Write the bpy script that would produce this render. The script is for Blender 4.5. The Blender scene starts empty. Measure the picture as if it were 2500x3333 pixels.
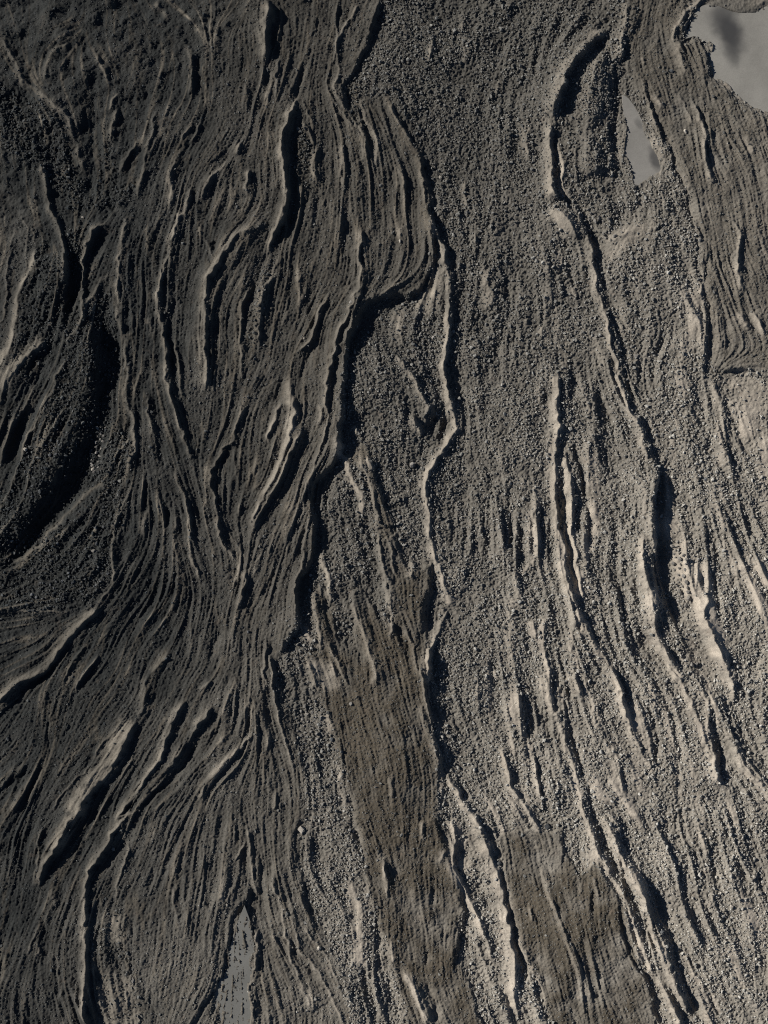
import bpy, bmesh, math, random
import numpy as np

# ------------------------------------------------------------------ camera, sky, sun, exposure
U = 0.04                       # metres per map unit (the map is 2500 x 3333 units)
MW, MH = 2500, 3333
CAM_H = 170.0
SUN_EL, SUN_AZ = 27.0, 22.0    # elevation; degrees the sun stands above "due left" of the frame
EXPOSURE = 0.38
sc = bpy.context.scene
cam_d = bpy.data.cameras.new('camera'); cam = bpy.data.objects.new('camera', cam_d)
sc.collection.objects.link(cam); sc.camera = cam
cam.location = (0, 0, CAM_H); cam.rotation_euler = (0, 0, 0)
cam_d.sensor_fit = 'VERTICAL'; cam_d.angle = 2 * math.atan(MH * U / 2 / CAM_H)
cam_d.clip_end = 5000
w = bpy.data.worlds.new('World'); sc.world = w; w.use_nodes = True
sdir = (-math.cos(math.radians(SUN_EL)) * math.cos(math.radians(SUN_AZ)),
        math.cos(math.radians(SUN_EL)) * math.sin(math.radians(SUN_AZ)), math.sin(math.radians(SUN_EL)))
nt = w.node_tree; bg = nt.nodes['Background']
sky = nt.nodes.new('ShaderNodeTexSky'); sky.sky_type = 'NISHITA'; sky.sun_disc = False
sky.altitude = 2600; sky.air_density = 0.7; sky.dust_density = 0.2
sky.sun_elevation = math.radians(SUN_EL); sky.sun_rotation = math.atan2(sdir[0], sdir[1])
nt.links.new(sky.outputs[0], bg.inputs[0]); bg.inputs[1].default_value = 0.05
sun_d = bpy.data.lights.new('sun', 'SUN'); sun = bpy.data.objects.new('sun', sun_d); sc.collection.objects.link(sun)
sun_d.energy = 5.0; sun_d.angle = math.radians(0.5); sun_d.color = (1.0, 0.955, 0.89)
from mathutils import Vector
sun.rotation_euler = Vector(sdir).to_track_quat('Z', 'Y').to_euler()
sc.cycles.use_denoising = False; sc.cycles.filter_width = 1.1; sc.cycles.max_bounces = 3
sc.view_settings.view_transform = 'Standard'; sc.view_settings.look = 'None'
sc.view_settings.exposure = EXPOSURE; sc.view_settings.gamma = 1.0; sc.view_settings.use_curve_mapping = False

rng = np.random.default_rng(7); random.seed(7)

# ------------------------------------------------------------------ the map raster
ST, MG = 2.75, 150.0                     # cell size and margin, map units
NX = int((MW + 2 * MG) / ST) + 1; NY = int((MH + 2 * MG) / ST) + 1
GX = (np.arange(NX) * ST - MG).astype(np.float32); GY = (np.arange(NY) * ST - MG).astype(np.float32)
PX, PY = np.meshgrid(GX, GY)
FX = np.fft.rfftfreq(NX)[None, :]; FY = np.fft.fftfreq(NY)[:, None]; FR2 = FX ** 2 + FY ** 2
def blur(a, sig):                         # gaussian, sigma in map units
    s = sig / ST
    return np.fft.irfft2(np.fft.rfft2(a) * np.exp(-2 * math.pi ** 2 * s * s * FR2), s=a.shape).astype(np.float32)
def noise(sig):
    a = blur(rng.standard_normal((NY, NX)).astype(np.float32), sig)
    return (a - a.mean()) / a.std()
def smooth(x, a, b):
    t = np.clip((x - a) / (b - a), 0, 1); return t * t * (3 - 2 * t)

TX = [0, 600, 1200, 1800]; TY = [0, 650, 1300, 1950, 2633]
def to_map(tok, tile):
    x, y = (float(v) for v in tok.split(','))
    if tile == 'q': return 1250 + x * 1250 / 952, 1666 + y * 1250 / 952
    if tile is None: return x * 2500 / 1659, y * 2500 / 1659
    c, r = tile; s = 700 / 952 if r == 4 else 700 / 1659
    return TX[c] + x * s, TY[r] + y * s
def parse_pts(txt):
    tile = None; out = []
    for tok in txt.split():
        if tok[0] == '@': tile = None if tok == '@o' else 'q' if tok == '@q' else (int(tok[1]), int(tok[2]))
        else: out.append(to_map(tok, tile))
    return np.array(out, np.float64)
def spline(p, step=14.0):                # Catmull-Rom through the points
    if len(p) < 3:
        n = max(2, int(np.hypot(*(p[-1] - p[0])) / step)); t = np.linspace(0, 1, n)[:, None]
        return p[0] * (1 - t) + p[-1] * t
    q = np.vstack([2 * p[0] - p[1], p, 2 * p[-1] - p[-2]]); out = []
    for i in range(1, len(q) - 2):
        n = max(2, int(np.hypot(*(q[i + 1] - q[i])) / step)); t = np.linspace(0, 1, n, endpoint=False)[:, None]
        out.append(0.5 * (2 * q[i] + (q[i + 1] - q[i - 1]) * t + (2 * q[i - 1] - 5 * q[i] + 4 * q[i + 1] - q[i + 2]) * t ** 2
                          + (3 * q[i] - q[i - 1] - 3 * q[i + 1] + q[i + 2]) * t ** 3))
    out.append(q[-2][None]); return np.vstack(out)

# Every crest, groove and scarp of the slope.  R = crest  h wl wr fines | V = groove h w | S = scarp h w D
# (h > 0: the left / upper side stands high).  Points run downhill, in survey-tile coordinates.
FEAT = '''
R 10 14 10 .4 @00 0,200 60,380 150,540 230,670 330,740 440,830 520,900 550,1000 600,1130 640,1280 690,1400
V 20 22 @00 740,560 740,800 730,1100 720,1350 700,1560
S 18 12 80 @00 610,310 500,350 420,410 370,520
R 14 12 26 .3 @00 620,330 520,380 430,460 390,580 370,690
R 10 10 10 .2 @00 700,350 760,430 820,540 860,640 910,720
R 9 7 6 .5 @00 960,735 910,820 870,910
R 13 11 10 .4 @00 960,830 900,1000 870,1080 875,1180
R 13 10 14 .2 @00 1220,850 1200,1000 1160,1200 1140,1350 1110,1480 1080,1600
R 11 9 9 .2 @00 1110,1100 1050,1200 980,1300 930,1420
V 14 10 @00 1110,1160 1080,1230 1050,1280
R 12 8 9 .2 @00 1420,320 1460,400 1475,550 1490,700 1490,800
V 14 12 @00 1530,420 1550,600 1540,800
R 9 6 6 .3 @00 1530,930 1480,1000 1440,1100 1460,1170
R 9 6 6 .3 @00 1560,930 1530,1080 1470,1170
R 10 14 10 .4 @00 1440,1180 1370,1330 1350,1500 1350,1659
R 14 10 10 .3 @10 380,1230 280,1340 200,1450 110,1620
V 14 12 @10 400,1180 290,1310 200,1410
R 8 10 8 .5 @00 1240,0 1290,90 1350,160
R 8 10 8 .6 @00 1500,260 1570,290 1620,340 1640,390
S 14 8 40 @10 90,90 160,120 190,180 190,220
S 14 8 40 @10 430,200 340,240 320,270 250,290
R 8 8 8 .2 @00 1480,1450 1450,1620
R 22 22 9 .5 @10 650,0 640,100 620,220 615,320 640,420 630,520
S 20 8 50 @10 672,0 668,100 650,250 655,400 645,520
R 9 5 5 .1 @10 725,0 715,250 690,420 650,560
R 9 6 6 .2 @10 745,440 730,560 705,680 690,790
V 20 17 @10 670,560 640,700 610,830 580,920
R 8 8 8 .1 @10 500,560 490,830 500,950
R 24 14 9 .5 @10 890,760 830,860 790,940 760,1060 760,1180 775,1300 770,1450 760,1550 735,1659 @11 720,200 690,330 640,470
S 20 8 46 @10 870,880 840,960 800,1080 800,1300 800,1450 780,1560 @11 745,100 715,260 690,360
R 9 5 5 .2 @10 910,780 950,860 1000,960 1020,1040
R 11 10 8 .3 @10 900,930 970,1000 1010,1090 1050,1130
R 13 12 8 .4 @10 1060,1130 1020,1220 1010,1350 1050,1430
R 13 10 9 .4 @10 1200,1090 1210,1250 1230,1400 1225,1500
R 12 5 6 .2 @10 1170,0 1170,150 1195,280 1190,420 1140,530 1125,660 1170,780 1230,880 1290,980 1340,1080 1370,1200 1390,1310
R 14 8 8 .3 @10 1370,0 1310,110 1250,230 1200,350 1200,450 1215,580 1190,680 1230,800 1290,900 1350,1020 1385,1150 1400,1290
V 12 8 @10 1320,60 1280,120 1240,200
V 10 7 @10 1190,40 1195,200 1210,280
S 46 8 50 @10 1530,0 1520,120 1460,300 1430,420 1330,560 1270,680 1280,820 1310,880
R 13 14 12 .4 @10 1400,760 1410,900 1440,1000 1480,1090 1490,1200 1480,1330
V 14 8 @10 940,480 920,600 880,720 820,850 790,900
R 15 12 10 .3 @10 480,1120 430,1180 440,1240
R 18 14 10 .5 @10 520,1310 490,1420 500,1530
S 17 6 50 @20 200,760 230,800 215,860 270,960 330,1080 380,1180 410,1300 450,1400 480,1500 490,1659
R 9 8 7 .3 @20 350,1180 390,1320 430,1450 440,1600
R 10 8 6 .4 @20 210,1250 240,1350 270,1420 250,1520
V 14 9 @20 190,1300 180,1380 200,1480
R 7 10 10 .2 @20 740,60 735,150 740,300
V 8 8 @20 720,100 700,250 690,400
R 7 12 10 .4 @20 510,280 490,400 485,520
R 7 10 9 .3 @20 1020,620 960,760
R 9 12 9 .4 @20 740,1380 740,1480 780,1590
R 7 10 8 .3 @20 1640,100 1560,270
R 7 10 9 .2 @20 790,260 780,380 770,560
R 7 10 9 .3 @20 1110,20 1080,80
V 8 14 @20 1060,250 1010,400 980,560
V 10 16 @20 1200,30 1150,120 1060,260
S 50 12 80 @30 440,285 350,312 240,405 140,540 70,700 35,850 30,950
R 14 24 10 .35 @30 440,275 340,300 220,400 120,535 50,690 12,870 0,1000 @20 1390,950 1400,1150 1390,1400 1400,1500 1440,1600
R 14 20 10 .6 @20 1390,950 1400,1150 1390,1400 1400,1500 1440,1600
V 18 8 @20 1440,950 1440,1200 1460,1400 1510,1560 1560,1640
R 16 12 10 .8 @20 1470,1060 1480,1250 1480,1420 1530,1560
R 10 16 12 .4 @20 1270,920 1220,1020 1220,1150 1250,1280
R 22 60 60 .15 @30 400,370 290,600 240,900 250,1200 300,1400
V 16 20 @30 440,560 470,800 490,1050 500,1300 510,1450
R 18 15 8 .35 @30 560,-20 565,100 545,170 510,260 490,380 490,500
S 24 8 60 @30 600,-20 630,60 640,130 600,210 545,320 515,420 520,500
R 13 11 9 .35 @30 1240,5 1150,15 1060,60 990,130 950,220 935,330 950,430 1000,550 1020,640
R 12 6 5 .2 @30 1110,50 1030,130 1010,220 1000,330
S 26 8 45 @30 1190,35 1085,85 1050,180 1015,330
S 24 9 60 @30 1900,20 1760,30 1659,40 1600,75 1500,122 1390,100 1290,50 1200,40
V 24 34 @30 130,1500 @31 200,120 290,290 330,420
V 20 26 @31 470,40 500,180 480,270
V 11 6 @30 680,600 730,700 770,850 830,1020 870,1150 920,1300 970,1420 1040,1560 1060,1659
R 8 6 5 .2 @30 640,580 690,700 730,850 790,1020 850,1190 910,1340
R 6 8 6 .4 @30 660,440 690,540
R 7 6 6 .3 @30 980,760 1010,880 1040,980
R 10 10 8 .4 @30 1070,780 1100,900 1130,1050 1130,1180 1160,1330 1220,1440
V 10 7 @30 1120,830 1140,920 1150,1010
S 18 12 50 @30 1170,340 1200,400 1210,500 1235,620 1250,640
S 16 10 40 @30 1320,650 1370,700 1385,760
R 7 9 9 .6 @30 770,740 850,860
R 6 9 9 .4 @30 1440,1050 1540,1240
V 7 8 @30 1500,1180 1560,1330 1610,1480
R 16 16 9 .3 @00 340,1250 370,1450 410,1650 @01 430,150 480,260 520,350 545,450 550,600 555,680
S 36 11 80 @01 520,340 555,450 565,580 560,700 545,830 535,960 550,1080
R 20 12 10 .45 @01 870,210 780,240 720,320 690,420 680,550 685,700 690,830 680,920 690,1000
V 18 20 @01 850,290 770,370 720,460
V 18 20 @01 930,60 860,110
R 17 10 14 .4 @01 1010,140 970,320 945,520 945,650 960,800 975,950 1000,1100 1010,1200 1000,1350 970,1480 990,1580 1010,1659
R 18 10 10 .5 @01 1480,-40 1440,120 1380,260 1320,400 1280,540 1255,680 1255,850 1280,1000 1290,1150 1300,1400 1340,1550 1370,1659
V 12 10 @01 1310,850 1320,1050 1330,1250 1350,1420
R 22 20 12 .6 @11 540,250 400,300 320,440 250,570 200,680 185,800 165,1000 150,1130 165,1250 160,1350 140,1500
S 10 14 40 @11 330,620 290,750 260,900 250,1050
R 16 30 24 .2 @11 640,170 540,240 470,330 400,450 300,590
S 14 12 40 @11 640,190 560,280 450,440 380,560
R 12 16 9 .6 @01 330,400 270,550 210,680 170,800 150,950 140,1080 110,1200 60,1350 20,1480
S -22 18 110 @01 330,400 270,550 210,680 170,800 150,950 140,1080 110,1200 60,1350 20,1480
R 7 4 4 .2 @01 160,110 220,230 230,400 220,560 190,650
R 6 4 4 .2 @01 140,170 120,450 90,600 80,740 50,900 30,1050 40,1160 20,1350
R 6 4 4 .3 @01 240,240 310,390
R 16 26 12 .85 @01 420,1030 340,1150 230,1240 150,1340 90,1420 30,1540 -40,1640
S 22 12 60 @01 430,1080 350,1200 290,1320 200,1460 120,1580
R 14 14 12 .3 @01 890,570 810,700 720,810 680,900 630,1000 570,1100 550,1150
R 10 8 8 .2 @01 300,1400 220,1560 170,1659
R 14 9 8 .2 @01 560,1190 430,1450 380,1560 340,1659
R 8 10 8 .3 @01 1190,900 1200,1100
R 9 6 6 .3 @01 1370,1050 1370,1200 1400,1380 1410,1590
R 12 8 8 .3 @01 1140,1480 1150,1659 @02 1170,170 1190,330
R 10 7 7 .2 @11 160,290 210,400 240,500
V 12 9 @11 230,330 260,430
R 12 10 8 .3 @11 510,690 460,820 440,980 440,1130 465,1230 470,1310 440,1430
V 12 12 @11 520,740 490,860 480,960
R 15 12 9 .35 @11 750,420 710,640 640,740 605,900 580,1080 570,1170
V 20 13 @11 710,230 690,370 600,600 550,740 500,880
R 9 8 6 .2 @11 940,590 880,650
V 12 9 @11 820,500 870,570 860,640
S 12 8 40 @11 900,680 960,800 980,900 970,1050
R 10 12 9 .2 @11 820,700 790,850 770,1010
R 15 10 9 .35 @11 1150,720 1060,850 1010,1000 940,1120 870,1200
V 14 9 @11 1010,1080 960,1200 920,1350 910,1450
R 17 10 7 .4 @11 1360,200 1370,480 1385,600 1360,720 1280,880 1200,1000 1160,1150 1120,1250 1100,1370 1110,1500 1120,1659
R 13 6 6 .2 @11 1400,500 1390,700 1330,850 1270,1000 1220,1130
V 16 12 @11 1180,1160 1160,1300 1160,1500 1180,1640
S 46 8 60 @20 490,1560 @21 490,50 500,250 490,400 455,570 400,665 300,718 150,748 0,805 @11 1380,880 1300,1000 1260,1130 1250,1300 1245,1500 1245,1659 @12 1210,200 1180,420 1120,540 1020,640 1000,760 1010,950 1010,1100 990,1250 920,1360 890,1450 885,1560 @13 905,90 900,200 820,320 750,420
S 16 8 50 @12 1240,80 1225,220 1190,360 1180,460 1110,560 1020,650
S 14 8 50 @12 1010,900 1020,1000 1020,1120 1000,1240
S 20 7 55 @13 750,420 710,520 720,600 760,720 800,900 850,1080 900,1250 930,1400 950,1530 950,1659 @14 500,80 495,180 520,330 560,470 600,580
R 10 20 16 .95 @11 840,1330 830,1500 840,1659
R 24 18 14 .95 @11 830,1500 @12 840,0 850,150 800,300 760,420 700,560 660,680 610,830 560,930 510,990
R 16 8 9 .5 @12 920,190 860,290 810,420 760,560 700,720 640,860
S 14 8 40 @12 950,200 880,340 830,460 770,620 710,760
R 18 12 10 .7 @12 760,10 690,180 640,290 620,370
V 16 10 @11 770,1350 740,1480 700,1600
V 12 14 @11 700,1380 620,1440 560,1520
R 22 14 9 .65 @21 480,90 520,260 580,400 605,550 610,700 620,830 600,1000 595,1150 580,1350 610,1520 630,1640
S 15 8 45 @21 540,280 600,400 640,550 650,700 660,850 640,1000 625,1150
R 16 16 24 .5 @21 950,480 925,600 930,750 925,900
V 14 20 @21 1000,480 1030,600 1030,700
R 6 8 8 .3 @21 850,240 850,340
R 14 12 9 .5 @21 210,1180 300,1300 380,1420 430,1520 470,1600 @22 440,200
R 12 14 9 .5 @22 345,90 390,200 425,290
V 24 16 @22 520,80 500,180 440,270
V 22 14 @22 640,130 590,270 540,350
R 14 30 18 .7 @21 1400,50 1480,150 1560,250 1600,360
R 9 12 10 .6 @21 1460,400 1480,560
R 8 12 10 .7 @21 1560,660 1600,760
V 12 10 @21 1440,780 1420,900
R 8 12 10 .5 @21 1230,900 1220,1000
R 14 18 12 .7 @21 1420,1280 1440,1500 1450,1659
R 20 17 10 .85 @22 1440,0 1440,180 1420,400 1420,620 1440,850 1470,1050 1490,1200 1520,1350 1570,1550 1600,1659
V 18 9 @22 1460,300 1480,600 1510,800 1510,1000 1540,1200 1600,1400 1650,1560
R 19 19 11 .85 @22 1490,330 1520,500 1560,680 1570,850 1560,1000 1570,1150 1600,1300 @32 200,1400 240,1560
V 14 8 @32 120,300 180,460 230,620 260,820 280,1000 285,1200 
V 14 7 @32 210,870 200,950 205,1050
V 13 9 @21 960,1100 975,1180 970,1240
R 8 9 8 .8 @21 1340,960 1330,1080
R 15 12 8 .65 @31 250,250 300,480 310,680 350,800 400,950 420,1100 470,1230 500,1370 550,1520 590,1640 @32 620,160 660,300 690,420 730,520
S 28 9 70 @31 150,0 200,120 270,280 320,430 335,600 350,720 400,860 455,970 500,1100 530,1250 555,1400 600,1520 @32 590,40 655,160 695,280 745,420 795,540 825,680 825,850 810,960 820,1100 790,1250 800,1400
V 12 8 @31 705,440 715,560 720,650 740,770
V 12 9 @31 825,900 840,1030 820,1130 760,1230
V 15 6 @31 645,1230 650,1350 645,1480
S -14 18 60 @31 560,280 470,330 400,400 370,500
R 12 26 20 .5 @31 640,190 580,260 480,330 400,420
V 16 9 @31 1000,-20 1050,150 1130,300 1165,430 1150,560 1130,700 1160,850 1190,1000 1200,1180 1240,1300
S 16 7 40 @31 1120,300 1165,420 1155,540 1135,680
R 9 10 8 .5 @31 1090,640 1100,760
V 10 8 @31 1040,750 1090,870 1130,960
R 10 10 9 .4 @31 1340,100 1390,250 1385,450 1410,650 1430,770
R 11 10 10 .95 @31 1490,870 1530,940 1580,1020 1625,1090
R 7 14 12 .6 @31 1390,890 1440,960 1500,1020
S 15 7 40 @31 1900,1450 1659,1390 1560,1370 1440,1310 1340,1335 1260,1300 1210,1330
S -12 9 30 @31 1150,1340 1190,1430 1240,1560 1290,1659 @32 1270,130 1320,280 1390,430 1460,570 1530,700 1590,800
V 13 7 @32 1310,0 1385,190 1470,400 1560,570 1610,700
S 13 6 30 @31 1200,1350 1230,1430 1280,1530
R 8 16 12 .6 @32 1260,380 1300,480 1340,540
R 10 14 10 .3 @02 240,0 170,130 100,300 50,470 0,570
R 14 6 7 .3 @02 390,0 300,180 250,320 210,440 130,620 60,780 0,920
V 26 22 @02 290,20 230,170 190,300 130,470 70,540
R 13 6 7 .3 @02 530,40 430,220 350,370 290,500 240,650 190,790 120,930 30,1050 -40,1140
S 72 40 80 @01 810,930 810,1180 780,1420 @02 700,130 640,300 540,520 420,720 270,930 120,1100 -40,1240
S -34 22 80 @02 870,630 750,700 680,740 600,830 510,910 400,1040 330,1130 200,1210 60,1260
R 9 10 10 .4 @02 870,630 750,700 680,740 600,830 510,910 400,1040 330,1130 200,1210 60,1260
R 9 4 5 .3 @02 920,130 850,260 820,380 800,480
R 10 6 8 .35 @02 1030,290 970,370 880,470
V 14 14 @02 980,130 990,250 900,400
R 15 12 9 .45 @02 960,0 1010,120 1040,230 1060,400 1030,490 1020,580
R 12 8 9 .3 @02 1040,680 960,850 910,960 900,1100 890,1230 900,1330 890,1430 830,1530 750,1640
R 17 9 9 .5 @02 1330,0 1390,180 1430,320 1490,480
R 15 8 9 .4 @02 1370,520 1390,660 1440,790 1480,960 1480,1130 1510,1280 1560,1430
V 14 10 @02 1210,330 1250,450 1265,560
V 10 8 @02 1260,800 1290,950 1230,1080
R 7 6 6 .2 @02 1010,780 970,960 960,1090
R 8 14 12 .4 @02 1150,850 1120,980 1110,1080
R 8 10 9 .3 @02 1370,900 1370,1030
V 9 7 @02 1130,1180 1000,1280 930,1360
V 9 7 @02 900,1470 870,1530 780,1600
S 30 20 90 @03 640,120 450,115 300,108 150,100 0,115 -80,120
R 9 8 8 .3 @03 600,100 300,92 150,88 0,95
S -16 14 60 @03 330,380 190,460 80,570 0,600
R 20 24 9 .6 @03 800,30 740,130 650,190 580,260 500,350 430,450 350,540 240,600 130,670 40,740 -40,800
V 19 11 @03 440,490 320,620 200,720 60,810
R 8 5 5 .2 @03 690,290 600,440 540,550 500,680 440,800 400,930 380,1050
V 8 5 @03 560,510 510,650 460,790 410,900
R 14 6 6 .55 @03 780,420 720,510 650,610 600,740
V 10 6 @03 790,450 700,590 620,740 560,880
R 12 20 12 .35 @03 1330,340 1250,480 1170,600 1140,720 1130,830 1070,900
R 26 46 9 .95 @03 1100,890 1040,1030 960,1160 880,1270 770,1390 690,1500 640,1600 590,1680
R 20 20 9 .6 @03 640,1600 @04 345,0 300,70 255,150 215,225 183,330
S 26 10 60 @03 1090,960 1000,1130 900,1280 780,1400 690,1540 660,1659 @04 380,40 310,110 250,190 200,300
R 9 4 4 .3 @03 1040,800 960,940 830,1100 700,1250 570,1370 480,1490 420,1630
R 18 16 8 .55 @03 1440,770 1380,900 1350,1000 1290,1150 1250,1260 1150,1370 1050,1500 940,1640
R 28 15 10 .55 @03 1050,1500 940,1640 @04 590,0 520,70 460,160 420,250 400,340 395,450 395,600 390,750 400,880 415,952
S 22 8 50 @04 610,10 550,90 490,160 440,220 412,300 405,420 405,560 407,700 420,850
V 16 22 @04 560,80 530,140 470,200 440,300
R 14 12 9 .3 @03 1659,770 1600,870 1540,980 1480,1080 1370,1220 1290,1330
V 27 12 @03 1580,1060 1500,1180 1400,1310 1330,1420 1200,1500 1080,1620
R 10 5 5 .3 @03 1270,1400 1160,1510 1080,1600
R 15 11 9 .5 @13 540,1000 480,1080 380,1190 300,1290 200,1380 140,1460 90,1590
R 14 10 10 .3 @03 240,1240 130,1310 60,1390 0,1420
V 14 12 @03 240,1290 160,1350 60,1450
R 10 16 12 .4 @03 270,1330 220,1430 150,1560 80,1640
V 10 7 @03 420,850 390,1000 370,1200 320,1340 260,1470 240,1600
R 14 8 7 .3 @12 410,0 430,80 400,200 370,310 300,420 230,520 210,600 220,720 250,870 280,1000 310,1120 380,1220 400,1300
V 16 12 @12 370,350 320,460 260,530
V 10 9 @12 450,80 410,220 370,330
R 8 5 5 .2 @12 370,380 380,470 410,560 430,680
R 9 9 8 .5 @12 445,810 430,900
R 8 5 5 .2 @12 300,1010 390,1080 460,1180 510,1270
R 12 5 6 .3 @12 1120,0 1115,120 1080,260 1040,380 1000,530 950,660 930,780 920,900 880,1020
R 13 5 6 .2 @12 980,880 960,1000 930,1150 900,1300 870,1420 870,1560 875,1659
V 10 7 @12 970,860 940,1000 900,1150 870,1330
R 9 9 8 .4 @12 1040,0 1060,100 1030,220
R 18 16 10 .95 @12 1190,250 1210,400 1260,560 1310,680 1360,780 1380,900 1410,940
R 14 10 26 .3 @12 1330,380 1390,560 1440,700 1470,850 1490,1000 1500,1150 1540,1300 1580,1500 1600,1659
S 20 10 60 @12 1450,580 1530,720 1600,850 1650,1000 @22 150,780 210,950 260,1080 300,1230 290,1310
R 10 12 9 .7 @12 1310,180 1340,280
R 10 12 9 .7 @12 1415,460 1450,560
R 15 14 11 .8 @12 1030,1150 1080,1270 1130,1380 1140,1500 1150,1600
R 13 11 22 .35 @12 1010,1440 1000,1500 1030,1600 @13 1040,100 1070,300 1100,420
V 14 9 @12 1080,1440 1100,1540 1140,1640 @13 1140,120
R 14 10 18 .45 @12 1290,1470 1290,1560 @13 1300,0 1340,150 1400,280 1440,400 1460,520 1440,680
V 12 9 @12 1370,1470 1400,1580 @13 1420,80 1470,200
R 12 10 9 .45 @12 500,1300 480,1450 440,1590 420,1659
R 9 8 8 .3 @12 600,1180 560,1300 540,1400
V 14 12 @12 590,1490 540,1570 480,1640
V 9 8 @12 380,1290 400,1420
R 7 6 6 .3 @12 805,1040 795,1170
R 16 14 12 .75 @22 600,0 650,130 680,220 620,320 560,420 490,530 455,650 470,800 480,950 500,1080 530,1200 570,1290 600,1420 640,1560
R 13 13 10 .65 @23 620,60 570,180 520,290 470,370 445,480 440,640
R 9 22 18 .9 @22 650,1490 640,1560 @23 610,50
V 10 9 @22 890,460 900,560 940,760 930,900
R 13 12 10 .7 @22 1270,740 1260,900 1270,1050 1280,1180 1260,1250 1290,1350
R 8 12 10 .7 @22 1225,1260 1205,1350
V 15 8 @22 1080,620 1080,800 1085,950 1090,1200
V 12 9 @22 1300,560 1320,700
R 7 10 8 .5 @22 1120,960 1130,1030
R 12 10 8 .3 @22 20,650 50,900 70,1100 110,1300 130,1450 160,1620
R 10 7 8 .2 @22 130,960 170,1100 200,1280 230,1400
V 9 7 @22 150,1200 200,1360 240,1480
R 12 16 12 .3 @22 400,1240 360,1330 340,1400
S 26 11 50 @22 480,1220 500,1300 490,1400 450,1540 430,1659 @23 430,150 430,300
S 15 8 40 @23 430,300 428,500 425,700
R 10 8 7 .35 @13 680,300 640,480 625,600 640,720
R 12 5 6 .35 @13 720,380 690,480 690,600 710,750 740,900 780,1050 820,1200 850,1330
R 17 14 8 .45 @13 240,760 190,850 130,950 80,1040 30,1100
V 17 8 @13 130,1080 80,1170 0,1260
R 8 7 7 .2 @13 300,800 250,950 180,1060
R 9 9 8 .4 @13 660,950 665,1050 640,1180
R 9 9 8 .4 @13 735,1440 725,1520 700,1620
V 15 12 @13 300,160 270,300 210,460
R 8 8 8 .3 @13 210,620 100,700
R 10 20 14 .55 @13 960,460 990,600 1040,690
R 9 24 16 .5 @13 1080,820 1110,950 1130,1060
R 9 12 10 .5 @13 1170,1230 1210,1400 1220,1600
R 10 8 8 .3 @13 1110,300 1170,450 1230,580 1300,700
V 10 8 @13 1090,360 1160,480 1240,620
V 9 8 @13 630,740 610,850
R 12 13 10 .6 @13 940,150 990,260 1050,380
R 10 9 8 .5 @23 150,-10 190,200 185,340
V 10 7 @23 220,160 280,300 300,470
R 9 8 8 .2 @23 260,200 330,320 350,460 380,600
R 14 7 7 .3 @23 390,460 400,620 420,740 450,860 490,1000 510,1130 540,1260 560,1340
S 20 7 45 @23 440,780 495,920 525,1080 555,1220 592,1330 575,1450 530,1620
R 9 9 8 .3 @23 370,780 400,900 420,1050
V 8 7 @23 400,900 410,1050 390,1250
R 12 12 12 .85 @23 460,370 445,500 440,680
V 18 14 @23 930,430 970,600 980,750 1000,950
R 9 12 10 .5 @23 985,520 1000,640
R 13 12 10 .75 @23 1000,1120 1040,1230 1080,1370 1130,1480 1200,1580 1260,1659 @24 740,60 770,105
R 12 10 9 .7 @23 600,1350 660,1440 730,1530 800,1640
V 12 8 @23 620,1330 700,1430 790,1570
V 13 6 @23 1230,960 1250,1150 1300,1330 1340,1550
R 11 12 10 .65 @23 1350,560 1390,760 1440,880 1490,980
R 10 12 10 .6 @23 1540,530 1600,640 1650,760
R 9 12 10 .65 @23 1250,150 1290,300
V 10 9 @23 1230,200 1240,400 1250,500
R 11 12 10 .8 @23 1560,50 1630,190
V 10 9 @23 1350,900 1400,1090
R 8 10 8 .5 @23 1190,1180 1230,1300
R 7 10 8 .3 @23 190,1340 190,1540
R 14 14 10 .85 @33 140,60 200,200 290,310
R 14 16 11 .7 @32 700,1000 680,1150 690,1350 740,1520 @33 750,20 755,220 800,330 850,440 960,560 1040,640
S 24 14 80 @32 780,1450 @33 840,0 920,200 960,330 1060,480 1130,620 1200,740
S -22 18 90 @32 930,1020 985,1100 1010,1250 1010,1400 1060,1540 @33 1100,100 1180,260 1240,420 1300,540
R 15 26 14 .85 @32 1080,1250 1110,1400 1150,1550 @33 1130,80 1180,220 1260,420 1300,530
V 12 6 @32 1240,1250 1250,1450 1255,1620 @33 1280,200
V 12 8 @33 1310,400 1350,520
V 18 12 @33 1600,330 1540,450 1480,570
V 17 8 @33 460,540 540,680 580,840 610,960
R 11 10 8 .5 @33 400,500 480,650 520,800 560,950 600,1060
V 20 6 @33 670,720 740,860 780,980 800,1120 790,1300
R 9 24 10 .6 @33 620,760 680,920 720,1050 760,1220
V 15 9 @33 830,740 900,880 930,1000 950,1200 960,1500
R 14 10 9 .6 @33 1050,660 1150,740 1180,850 1170,1000 1190,1130 1220,1260 1260,1400
V 25 12 @33 1190,780 1250,960 1280,1200 1300,1350 1340,1480
R 14 12 10 .75 @33 1290,950 1340,1060 1420,1180 1520,1340 1600,1440
V 16 10 @33 1400,960 1480,1080 1560,1200
S 17 9 45 @33 1250,650 1290,760 1330,860 1370,990
V 12 9 @33 110,660 130,800
V 11 8 @33 150,1100 190,1300 200,1480
V 10 9 @33 560,960 570,1060
R 8 10 9 .4 @33 100,560 160,680 210,740
R 8 10 9 .5 @33 290,740 350,900 420,1060
R 9 10 9 .4 @33 20,850 60,950
R 8 10 9 .5 @33 700,600 770,760 800,900
R 8 6 6 .3 @04 220,30 190,110 180,200 170,310
V 16 8 @04 215,430 207,560 180,680 160,735
R 9 7 7 .3 @04 195,490 150,590 135,660
R 8 7 6 .5 @04 188,570 180,660
R 13 8 8 .3 @04 575,110 555,200 535,290 510,400
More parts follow.
